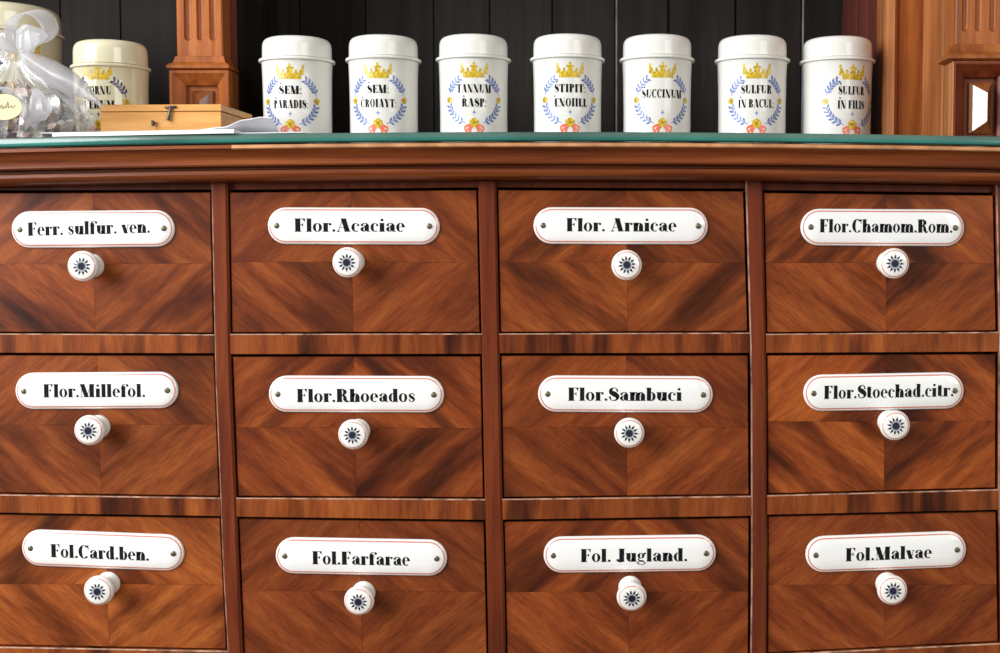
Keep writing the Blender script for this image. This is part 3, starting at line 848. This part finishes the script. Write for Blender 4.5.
# boards that make the return between the outer pilaster and the niche
Ya = 0.125
xs1 = fx(949, 60, 0.0355)
pm = MB(); pm.box((xs1, 0.0355, zg(xs1)), (xo1, Ya, ZT)); hpart('return_board', pm, [M['post']], (xs1, .08, ztop + .15))
xe = xs1
xm = fx(898, 60, Ya)
pm = MB(); pm.box((xm, Ya + 0.0005, zg(xm)), (xe + 0.004, Ya + 0.03, ZT)); hpart('front_strip', pm, [M['pilaster']], (xm, Ya, ztop + .15))
xn = fx(884.5, 60, Ya - .004)
pm = MB(); rows = []
bd = [(xn, Ya + 0.03), (xn, Ya + 0.002), (xn + 0.003, Ya - 0.002), (xm - 0.004, Ya - 0.004), (xm - 0.0005, Ya - 0.001), (xm - 0.0005, Ya + 0.03)]
rows = [[(x, y, zg(xn)) for x, y in bd], [(x, y, ZT) for x, y in bd]]
pm.grid(rows, closed=True); pm.f += [tuple(range(6)), tuple(range(6, 12))]; pm.m += [0, 0]
hpart('bead_strip', pm, [M['post']], (xn, Ya, ztop + .15))
pm = MB(); pm.box((xn + 0.0005, Ya + 0.0305, zg(xn)), (xn + 0.02, YP - 0.0005, ZT)); hpart('niche_side', pm, [M['nicheside']], (xn, .25, ztop + .15))
for o in list(COL.objects):
    if '_w' in o: del o['_w']


# ---------------------------------------------------------------- jars
def jar_body(mat, r, h, hl, R):
    """r body radius, h height of the ring, hl top of the lid, R ring radius"""
    a = MB()
    a.lathe([(r * 0.90, 0), (r * 0.965, 0.0008), (r * 0.985, 0.003), (r * 0.985, h * 0.45), (r * 1.0, h * 0.80), (r * 1.015, h - 0.0042), (r * 1.03, h - 0.0032), (R - 0.0004, h - 0.0026), (R, h - 0.0014), (R - 0.0003, h - 0.0004), (r * 1.02, h)], 64, 'z')
    body = a.mesh('jar_body', [mat], smooth=40)
    l = MB(); d = hl - h; r2 = r * 0.992
    pr = [(r2 * 0.99, 0.0003), (r2 * 1.01, 0.0010), (r2 * 1.005, d * 0.55), (r2 * 0.995, d * 0.68), (r2 * 0.97, d * 0.79), (r2 * 0.92, d * 0.885), (r2 * 0.83, d * 0.945), (r2 * 0.65, d * 0.98), (r2 * 0.35, d * 0.997), (r2 * 0.1, d)]
    l.lathe(pr, 64, 'z')
    return body, l.mesh('lid', [mat], smooth=40)


def wrap(u, v, rad, rot):
    a = u / rad + rot
    return (rad * math.sin(a), -rad * math.cos(a), v)


K = 1 / 1083.0    # metres per photo pixel at the jars


def decoration(jar, r, lines, rot, zc, mats, hring, k=K):
    """crown, leaf wreath, flowers, ribbon, star and words painted round the front; zc: height of wreath centre"""
    def rad_at(z):
        t = z / hring
        if t < 0.45: return r * 0.985
        if t < 0.80: return r * (0.985 + 0.015 * (t - 0.45) / 0.35)
        return r * (1.0 + 0.015 * (t - 0.80) / 0.155)
    def paint(name, polys, mlist, mis=None, lift=0.0):
        b = MB()
        for i, po in enumerate(polys):
            b.add([wrap(u, v, rad_at(v) + 0.00012 + lift, rot) for u, v in po], [tuple(range(len(po)))], mis[i] if mis else 0)
        return link(name, b.mesh(name, mlist, recalc=False), jar)
    # crown
    cz = zc + 20.6 * k; W_ = 13.0 * k
    pol = []; mi = []
    nb = 8
    for q in range(nb):
        u0, u1 = -W_ * .82 + W_ * 1.64 * q / nb, -W_ * .82 + W_ * 1.64 * (q + 1) / nb
        pol.append([(u0, cz), (u1, cz), (u1, cz + 5.5 * k), (u0, cz + 5.5 * k)]); mi.append(0)
        if q % 2: pol.append([(u0 + .2 * k, cz + 1 * k), (u0 + 1.3 * k, cz + 1 * k), (u0 + 1.3 * k, cz + 2 * k), (u0 + .2 * k, cz + 2 * k)]); mi.append(1)
    for u, du, hh, wd in ((-0.82, -0.16, 14, 3.0), (-0.42, -0.05, 9.5, 2.4), (0, 0, 15, 3.6), (0.42, 0.05, 9.5, 2.4), (0.82, 0.16, 14, 3.0)):
        x = u * W_
        pol.append([(x - wd * k, cz + 4 * k), (x + wd * k, cz + 4 * k), (x + du * W_ + .6 * k, cz + (hh - 1) * k), (x + du * W_ - .6 * k, cz + (hh - 1) * k)]); mi.append(0)
        pol.append([(x + du * W_ + 1.3 * k * math.cos(t * .785), cz + (hh - 1.2) * k + 1.3 * k * math.sin(t * .785)) for t in range(8)]); mi.append(0)
    for x in (-2.6, 2.6): pol.append([(x * k + 1.3 * k * math.cos(t * .785), cz + 10.6 * k + 1.3 * k * math.sin(t * .785)) for t in range(8)]); mi.append(0)
    paint('crown', pol, [mats['gold'], mats['ochre']], mi, 0.00005)
    # wreath
    ax, az = 26.5 * k, 23.8 * k; pol = []
    for s in (-1, 1):
        for a0, a1, n in ((56, 14, 5), (-14, -70, 6)):
            for j in range(n):
                a = math.radians(a0 + (a1 - a0) * (j + 0.5) / n)
                x, z = s * ax * math.cos(a), az * math.sin(a)
                tx, tz = -s * ax * math.sin(a), az * math.cos(a)
                q = math.hypot(tx, tz); tx /= q; tz /= q
                for sd in (-1, 1):
                    ca, sa = math.cos(0.75 * sd), math.sin(0.75 * sd)
                    lx, lz = tx * ca - tz * sa, tx * sa + tz * ca
                    ln, wd = 5.8 * k, 1.3 * k
                    nx, nz = -lz, lx
                    pol.append([(x, z + zc), (x + lx * ln * .55 + nx * wd, z + lz * ln * .55 + nz * wd + zc), (x + lx * ln, z + lz * ln + zc), (x + lx * ln * .55 - nx * wd, z + lz * ln * .55 - nz * wd + zc)])
                w_ = 0.35 * k
                pol.append([(x - tx * 3 * k - tz * w_, z - tz * 3 * k + tx * w_ + zc), (x + tx * 2 * k - tz * w_, z + tz * 2 * k + tx * w_ + zc), (x + tx * 2 * k + tz * w_, z + tz * 2 * k - tx * w_ + zc), (x - tx * 3 * k + tz * w_, z - tz * 3 * k - tx * w_ + zc)])
    paint('leaf_wreath', pol, [mats['leaf']])
    # flowers
    for x, z, rr in ((-ax, 0, 3.2), (ax, 0, 3.2), (0, -az + 1.5 * k, 4.4)):
        pol = []; mi = []
        for t in range(5):
            a = 2 * math.pi * t / 5 + 0.3
            pol.append([(x + rr * .5 * k * math.cos(a) + rr * .58 * k * math.cos(b * .785), zc + z + rr * .5 * k * math.sin(a) + rr * .58 * k * math.sin(b * .785)) for b in range(8)]); mi.append(0)
        paint('flower', pol, [mats['gold']], None, 0.00012)
        pol = [[(x + rr * .33 * k * math.cos(b * .785), zc + z + rr * .33 * k * math.sin(b * .785)) for b in range(8)]]
        paint('flower_eye', pol, [mats['ochre']], None, 0.0002)
    # ribbon under the bottom flower
    g = Glyphs(); z0 = -23
    for s in (-1, 1):
        g.curve([(0, z0 - 1), (s * 5, z0 - 2), (s * 9, z0 - 4), (s * 8, z0 - 9), (s * 12, z0 - 12), (s * 16, z0 - 13)], [1.4, 2.8, 1.8, 1.4, 2.2, 0.8])
        g.curve([(0, z0 - 2), (s * 4, z0 - 6), (s * 3, z0 - 12), (s * 1, z0 - 17)], [1.4, 2.6, 1.6, 2.0])
        g.curve([(s * 2, z0 - 2), (s * 7, z0 - 7), (s * 6, z0 - 13), (s * 9, z0 - 17)], [1.0, 1.6, 1.4, 1.6])
    paint('ribbon_bow', [[(u * k, zc + v * k) for u, v in po] for po in g.poly], [M['red']])
    # star
    g = Glyphs(); zs = -12.5
    g.quad((-2.6, zs), (0, zs - .55), (2.6, zs), (0, zs + .55)); g.quad((0, zs - 3), (.55, zs), (0, zs + 3), (-.55, zs)); g.dot(0, zs, .9)
    paint('star', [[(u * k, zc + v * k) for u, v in po] for po in g.poly], [mats['leaf']])
    # words
    nl = len(lines); pol = []
    for i, (t, wpx) in enumerate(lines):
        ps, a0, a1 = text_polys(t, 0.06)
        base = (6.3 if i == 0 else -7.2) if nl == 2 else 1.5
        for po in ps: pol.append([((x - (a0 + a1) / 2) / (a1 - a0) * wpx * k, zc + (base + y * 8.0) * k) for x, y in po])
        # small accent hooks above the first letter
        pol.append([((-0.46 * wpx + a) * k, zc + (base + b_) * k) for a, b_ in ((0, 9.6), (1.6, 9.2), (2.0, 9.8), (0.8, 11.2))])
    if pol: paint('lettering', pol, [M['ink']], None, 0.00005)


BL = {'gold': M['gold'], 'ochre': M['ochre'], 'leaf': M['blue']}
DK = {'gold': M['gold'], 'ochre': M['ochre'], 'leaf': M['navy']}
YJ = 0.13
rB, rR = 33.7 * K, 37.2 * K
zref = zg(P(473, 134, YJ).x)
hR = P(473, 56.0, YJ - 0.02).z - zref
hL = P(473, 37.0, YJ).z - zref
BODY, LID = jar_body(M['jar'], rB, hR, hL, rR)
JARS = [(297.6, -7.5, [('SEM:', 22), ('PARADIS:', 34)], 'SEM: PARADIS:'), (383.8, -6.0, [('SEM:', 21), ('CROIAYT:', 36)], 'SEM: CROIAYT:'), (473.7, 0.3, [('TANNUM', 34), ('RASP:', 24)], 'TANNUM RASP:'),
        (567.5, 2.5, [('STIPIT:', 31), ('ÆNOIILL', 35)], 'STIPIT:'), (657, 5.5, [('SUCCINUM', 41)], 'SUCCINUM'), (752, 4.6, [('SULFUR', 31), ('IN BACUL:', 36)], 'SULFUR IN BACUL:'), (837, 15, [('SULFUR', 28), ('IN FILIS', 29)], 'SULFUR IN FILIS')]
zc = P(473, 99, YJ - rB).z - zref
for px, dpx, lines, nm in JARS:
    x = P(px, 90, YJ).x
    j = empty('ceramic_jar', (x, YJ, zg(x)), 'white lidded ceramic jar lettered "%s" inside a painted wreath' % nm, 'jar', 'white apothecary jars along the glass')
    link('jar_body', BODY, j); link('lid', LID, j, (0, 0, hR))
    # turned so that the painting faces as in the photograph
    view = math.atan2(x, D + YJ)
    rot = math.asin(max(-0.9, min(0.9, dpx / 34.0))) - view
    decoration(j, rB, lines, rot, zc, BL, hR)
# cream jars in the left bay
k0 = 1.0
x = P(111.5, 90, YJ).x
r0, R0 = 35.0 * K, 38.0 * K
b0_, l0_ = jar_body(M['jarcream'], r0, P(111, 64.5, YJ - .02).z - zg(x), P(111, 42.3, YJ).z - zg(x), R0)
j = empty('ceramic_jar', (x, YJ, zg(x)), 'cream lidded ceramic jar lettered "CORNU" behind the pale wooden box', 'jar')
link('jar_body', b0_, j); link('lid', l0_, j, (0, 0, P(111, 64.5, YJ - .02).z - zg(x)))
decoration(j, r0, [('CORNU', 25), ('VERUM', 30)], math.asin(-12.5 / 35) - math.atan2(x, D + YJ), P(100, 101, YJ - r0).z - zg(x), DK, P(111, 64.5, YJ - .02).z - zg(x))
x = P(1, 90, YJ + .05).x
r0, R0 = 57 * K, 61 * K
hr0 = P(8, 24.5, YJ + .0).z - zg(x); hl0 = P(8, 6.5, YJ + .05).z - zg(x)
b0_, l0_ = jar_body(M['jarcream'], r0, hr0, hl0, R0)
j = empty('ceramic_jar', (x, YJ + .055, zg(x)), 'large cream lidded ceramic jar standing behind the cellophane bag', 'jar')
link('jar_body', b0_, j); link('lid', l0_, j, (0, 0, hr0))
decoration(j, r0, [], 0.30 - math.atan2(x, D + YJ), P(8, 88, YJ).z - zg(x), DK, hr0, K * 1.35)

# ---------------------------------------------------------------- pale wooden box
bw, bd_, yaw = 0.103, 0.084, math.radians(-2.5)
c = P(220.5, 104.2, 0.035)
fr_ = Vector((math.cos(yaw), math.sin(yaw), 0)); bk_ = Vector((-math.sin(yaw), math.cos(yaw), 0))
cx_ = Vector((c.x, c.y, 0)) - fr_ * bw / 2 + bk_ * bd_ / 2
zb = zg(cx_.x) + 0.0002
hb = c.z - zb
bx = empty('wooden_box', (cx_.x, cx_.y, zb), 'small flat pale wooden box with a metal hook clasp beside the papers', 'box', rz=yaw)


def soft_box(a, b, e):
    m_ = MB(); (x0, y0, z0), (x1, y1, z1) = a, b
    rows = []
    for z, d in ((z0, e), (z0 + e, 0), (z1 - e, 0), (z1, e)):
        rows.append([(x0 + d, y0 + d, z), (x1 - d, y0 + d, z), (x1 - d, y1 - d, z), (x0 + d, y1 - d, z)])
    m_.grid(rows, closed=True); m_.f += [(0, 1, 2, 3), (12, 13, 14, 15)]; m_.m += [0, 0]
    return m_


link('box_body', soft_box((-bw / 2, -bd_ / 2, 0), (bw / 2, bd_ / 2, hb - 0.0062), 0.0004).mesh('box_body', [M['boxwood']]), bx)
link('box_lid', soft_box((-bw / 2 - .0004, -bd_ / 2 - .0004, hb - 0.0058), (bw / 2 + .0004, bd_ / 2 + .0004, hb), 0.0005).mesh('box_lid', [M['boxwood']]), bx)
hk = MB(); hx_ = -0.0; yf_ = -bd_ / 2
hk.tube([(0.0140, yf_ - .0006, hb - .0022), (0.0105, yf_ - .0018, hb - .0024), (0.0070, yf_ - .0018, hb - .0026), (0.0050, yf_ - .0006, hb - .0026)], 0.0011)
hk.tube([(0.0095, yf_ - .0020, hb - .003), (0.0080, yf_ - .0022, hb - .009), (0.0068, yf_ - .0024, hb - .0135)], [0.0011, 0.0013, 0.0018])
hk.lathe([(0.0001, 0)], 8, cap=False)
link('hook_clasp', hk.mesh('hook_clasp', [M['bronze']], smooth=60), bx)
pn = MB(); pn.tube([(-0.0055, yf_ + .0005, hb - .0155), (-0.0055, yf_ - .003, hb - .0155)], 0.0012); pn.tube([(-0.0055, yf_ - .0028, hb - .0185), (-0.0055, yf_ - .0032, hb - .0135)], 0.0013)
link('clasp_pin', pn.mesh('clasp_pin', [M['bronze']], smooth=60), bx)


# ---------------------------------------------------------------- papers lying along the glass edge
def sheet(name, pts_front, depth, thick, mat, label, yaw_=0.0, lift_back=0.0, group=None):
    """pts_front: list of (px, height above glass) along the front edge at Y=yq"""
    m_ = MB(); yq = depth[0]; dep = depth[1]; rows = []
    cat = []
    # densify
    dense = []
    for (a, ha), (b, hb_) in zip(pts_front[:-1], pts_front[1:]):
        for t in range(6):
            s = t / 6; s2 = s * s * (3 - 2 * s); dense.append((a + (b - a) * s, ha + (hb_ - ha) * s2))
    dense.append(pts_front[-1])
    top, bt = [], []
    for px, h in dense:
        x = P(px, 134, yq).x
        rt, rb = [], []
        for t in range(5):
            s = t / 4
            y = yq + dep * s + yaw_ * (x - P(pts_front[0][0], 134, yq).x)
            hh = h * (1 - s) ** 1.5 + lift_back * s
            rt.append((x, y, zg(x) + hh + thick)); rb.append((x, y, zg(x) + hh + 0.0002))
        top.append(rt); bt.append(rb)
    rows = [t_ + list(reversed(b_)) for t_, b_ in zip(top, bt)]
    m_.grid(rows, closed=True); n = len(rows[0])
    m_.f += [tuple(range(n)), tuple((len(rows) - 1) * n + k for k in range(n))]; m_.m += [0, 0]
    o = Vector(rows[len(rows) // 2][0])
    ob = link(name, m_.mesh(name, [mat], o, smooth=40), None, o)
    return tag(ob, label, 'paper', group)


sheet('paper_sheet', [(52, 0.0006), (120, 0.0002), (236, 0.0002)], (YG + 0.003, 0.045), 0.0034, M['paper'], 'flat white paper leaflet lying along the glass edge before the box', -0.04)
sheet('paper_sheet', [(40, 0.0040), (90, 0.0034), (140, 0.0032), (190, 0.0034), (222, 0.0058), (245, 0.0115), (262, 0.0135), (272, 0.0128)], (YG + 0.010, 0.040), 0.0008, M['paper'], 'thin white paper sheet whose corner curls up beside the box')
sheet('paper_sheet', [(228, 0.0003), (260, 0.0003), (304, 0.0003)], (YG + 0.004, 0.05), 0.0010, M['paper2'], 'flat grey white paper sheet reaching in front of the first white jar', -0.03)

# ---------------------------------------------------------------- cellophane bag of dried flowers
bc = P(4, 120, 0.045); bc.z = zg(bc.x) + 0.0006
bag = empty('gift_bag', bc, 'clear cellophane bag tied with white organza ribbon and a cream oval tag', 'bag')
SB = (D + 0.045) / F_PX     # metres per photo pixel there
fm = MB(); rows = []
prof = [(0.0, 40), (1, 62), (6, 72), (16, 79), (30, 80), (44, 68), (56, 50), (66, 30), (76, 13), (82, 8.5), (87, 12), (95, 17), (104, 20), (112, 21)]
nn = 96
for h, rad in prof:
    row = []
    for k in range(nn):
        a = 2 * math.pi * k / nn
        pl = 0.16 if h > 60 else (0.08 if h > 30 else 0.05)
        q = 1 + pl * math.sin(13 * a + h * .05) + pl * .7 * math.sin(29 * a + 1.3 + h * .02) + 0.05 * math.sin(5 * a + h * .11)
        dx = 12 * min(1, h / 82.0)
        row.append(((rad * q * math.cos(a) + dx) * SB, rad * q * math.sin(a) * 0.55 * SB, h * SB))
    rows.append(row)
fm.grid(rows, closed=True); fm.f.append(tuple(range(nn))); fm.m.append(0)
link('film', fm.mesh('film', [M['film']], smooth=28), bag)


def band(name, pts, widths, mat, parent, dirv=(0, 1, 0), bulge=0.0):
    """ribbon along pts (photo px right/up of bag base, depth m), widths along dirv"""
    m_ = MB(); rows = []; n = len(pts); d = Vector(dirv).normalized()
    dense = []
    for i in range(n - 1):
        p0, p1, p2, p3 = [Vector(pts[min(max(i + q, 0), n - 1)]) for q in (-1, 0, 1, 2)]
        for k in range(6):
            t = k / 6
            dense.append((0.5 * (2 * p1 + (p2 - p0) * t + (2 * p0 - 5 * p1 + 4 * p2 - p3) * t * t + (3 * p1 - p0 - 3 * p2 + p3) * t ** 3), widths[i] * (1 - t) + widths[i + 1] * t))
    dense.append((Vector(pts[-1]), widths[-1]))
    for p, w in dense:
        rows.append([tuple(p + d * w * (s - .5) + Vector((0, 0, 1)) * bulge * w * math.sin(s * 9 + p.x * 40)) for s in (0, .2, .4, .6, .8, 1)])
    m_.grid(rows)
    ob = link(name, m_.mesh(name, [mat], smooth=60), parent)
    so = ob.modifiers.new('thickness', 'SOLIDIFY'); so.thickness = 0.0003
    return ob


def q(px, py, dy=0.0): return tuple(P(px, py, bc.y + dy) - bc)


# loop of the bow, the folded ends and the long tail that falls over the box
band('ribbon_loop', [q(17, 50, -.01), q(11, 36, -.012), q(12, 22, -.013), q(22, 13, -.014), q(36, 12, -.014), q(47, 20, -.013), q(51, 33, -.012), q(45, 42, -.011), q(32, 47, -.010), q(19, 52, -.01)],
     [0.006, 0.012, 0.016, 0.018, 0.018, 0.018, 0.016, 0.013, 0.009, 0.006], M['organza'], bag, (0.45, 0.8, 0.35))
band('ribbon_end', [q(18, 50, -.016), q(24, 41, -.019), q(33, 34, -.021), q(46, 33, -.020)], [0.004, 0.020, 0.020, 0.006], M['organza'], bag, (0.55, 0.2, -0.8))
band('ribbon_end', [q(16, 50, -.014), q(6, 44, -.018), q(-8, 40, -.02)], [0.004, 0.014, 0.018], M['organza'], bag, (0.3, 0.3, -0.9))
m_ = MB(); rows = []
up = [(20, 50), (38, 54), (56, 61), (72, 70), (86, 82), (96, 95), (104.5, 108)]
lo = [(18, 57), (32, 73), (48, 86), (64, 93), (80, 97), (93, 102), (104, 109.5)]
for i in range(7):
    row = []
    for s in range(7):
        t = s / 6
        px = up[i][0] * (1 - t) + lo[i][0] * t; py = up[i][1] * (1 - t) + lo[i][1] * t
        row.append(q(px, py, -0.030 - 0.012 * math.sin(math.pi * t) + 0.002 * math.sin(i * 2.1 + s * 1.7) - 0.006 * i / 6))
    rows.append(row)
m_.grid(rows)
tl = link('ribbon_tail', m_.mesh('ribbon_tail', [M['organza']], smooth=60), bag)
so = tl.modifiers.new('thickness', 'SOLIDIFY'); so.thickness = 0.0003
band('ribbon_end', [q(35, 88, -.052), q(38, 97, -.055), q(40, 110, -.055), q(36, 122, -.053)], [0.001, 0.012, 0.02, 0.014], M['organza'], bag, (0.9, 0.3, 0.2))
band('ribbon_end', [q(4, 92, -.052), q(18, 96, -.055), q(30, 108, -.056), q(26, 122, -.053)], [0.010, 0.02, 0.024, 0.014], M['organza'], bag, (0.6, 0.3, -0.6))
tg = MB(); tg.lathe([(1, 0), (1, 0.0004)], 32, 'y')
tg.v = [(x * 17 * SB, y, z * 12 * SB) for x, y, z in tg.v]
tq = q(4, 107, -.062)
t_o = link('paper_tag', tg.mesh('paper_tag', [M['tag']]), bag, tq)
t_o['label'] = 'cream oval paper tag'
g = Glyphs()
g.curve([(-11, -1), (-9, 2), (-7, -2), (-5, 1.5), (-4, -2), (-2, 2), (-1, -2), (1, 1), (2, -1), (4, 5), (4.5, -1), (7, 1.5), (8, -1), (11, 2)], [0.8] * 14)
sm_ = MB()
for po in g.poly: sm_.add([(u * SB, -0.0006, v * SB) for u, v in po], [(0, 1, 2, 3)])
link('tag_script', sm_.mesh('tag_script', [M['tagink']], recalc=False), t_o)

# dried petals, buds and leaves packed in the bag
PM = [plain('petal_' + n_, c_, 0.7, var=0.3, vscale=120) for n_, c_ in (('rose', (0.52, 0.28, 0.22)), ('pink', (0.62, 0.44, 0.37)), ('brown', (0.10, 0.055, 0.03)), ('green', (0.22, 0.24, 0.13)), ('straw', (0.55, 0.46, 0.26)), ('ochre', (0.40, 0.24, 0.04)), ('cream', (0.68, 0.63, 0.54)), ('mauve', (0.22, 0.15, 0.17)))]
pt = MB(); rng = random.Random(3)
for i in range(900):
    h = rng.uniform(2, 58)
    rmax = [66, 80, 78, 62, 42, 24][min(5, int(h / 10))] * 0.90
    a = rng.uniform(0, 2 * math.pi); rr = rmax * math.sqrt(rng.uniform(0.15, 0.86))
    cpos = Vector(((rr * math.cos(a) + 12 * h / 82) * SB, rr * math.sin(a) * 0.52 * SB, h * SB + 0.002))
    sz = rng.uniform(0.003, 0.0075); R = Matrix.Rotation(rng.uniform(0, 6.3), 3, 'X') @ Matrix.Rotation(rng.uniform(0, 6.3), 3, 'Z')
    kind = rng.random(); mi = rng.choices(range(8), [3, 3, 4, 3, 3, 2, 2, 2])[0]
    if h < 16: mi = rng.choices(range(8), [4, 4, 5, 1, 1, 1, 1, 2])[0]
    if h * SB < sz + 0.003: cpos.z = sz + 0.003
    if kind < 0.6:
        loc = [(0, -1, 0), (.55, -.4, .22), (.6, .3, .3), (0, 1, .15), (-.6, .3, .3), (-.55, -.4, .22), (0, 0, -.05)]
        pt.add([cpos + R @ (Vector(p) * sz) for p in loc], [(0, 1, 6), (1, 2, 6), (2, 3, 6), (3, 4, 6), (4, 5, 6), (5, 0, 6)], mi)
    elif kind < 0.8:
        v = R @ Vector((0, 0, sz * 1.4)); pt.tube([cpos - v, cpos, cpos + v], [sz * .08, sz * .12, sz * .05], 5, mi)
    else:
        s = sz * .5
        pt.add([cpos + R @ (Vector(p) * s) for p in ((1, 0, 0), (-1, 0, 0), (0, 1, 0), (0, -1, 0), (0, 0, 1.3), (0, 0, -1.3))], [(0, 2, 4), (2, 1, 4), (1, 3, 4), (3, 0, 4), (2, 0, 5), (1, 2, 5), (3, 1, 5), (0, 3, 5)], mi)
po = link('dried_flowers', pt.mesh('dried_flowers', PM, recalc=False), None, bc)
tag(po, 'dried petals and herbs packed inside the clear cellophane bag', 'potpourri', kind='stuff')
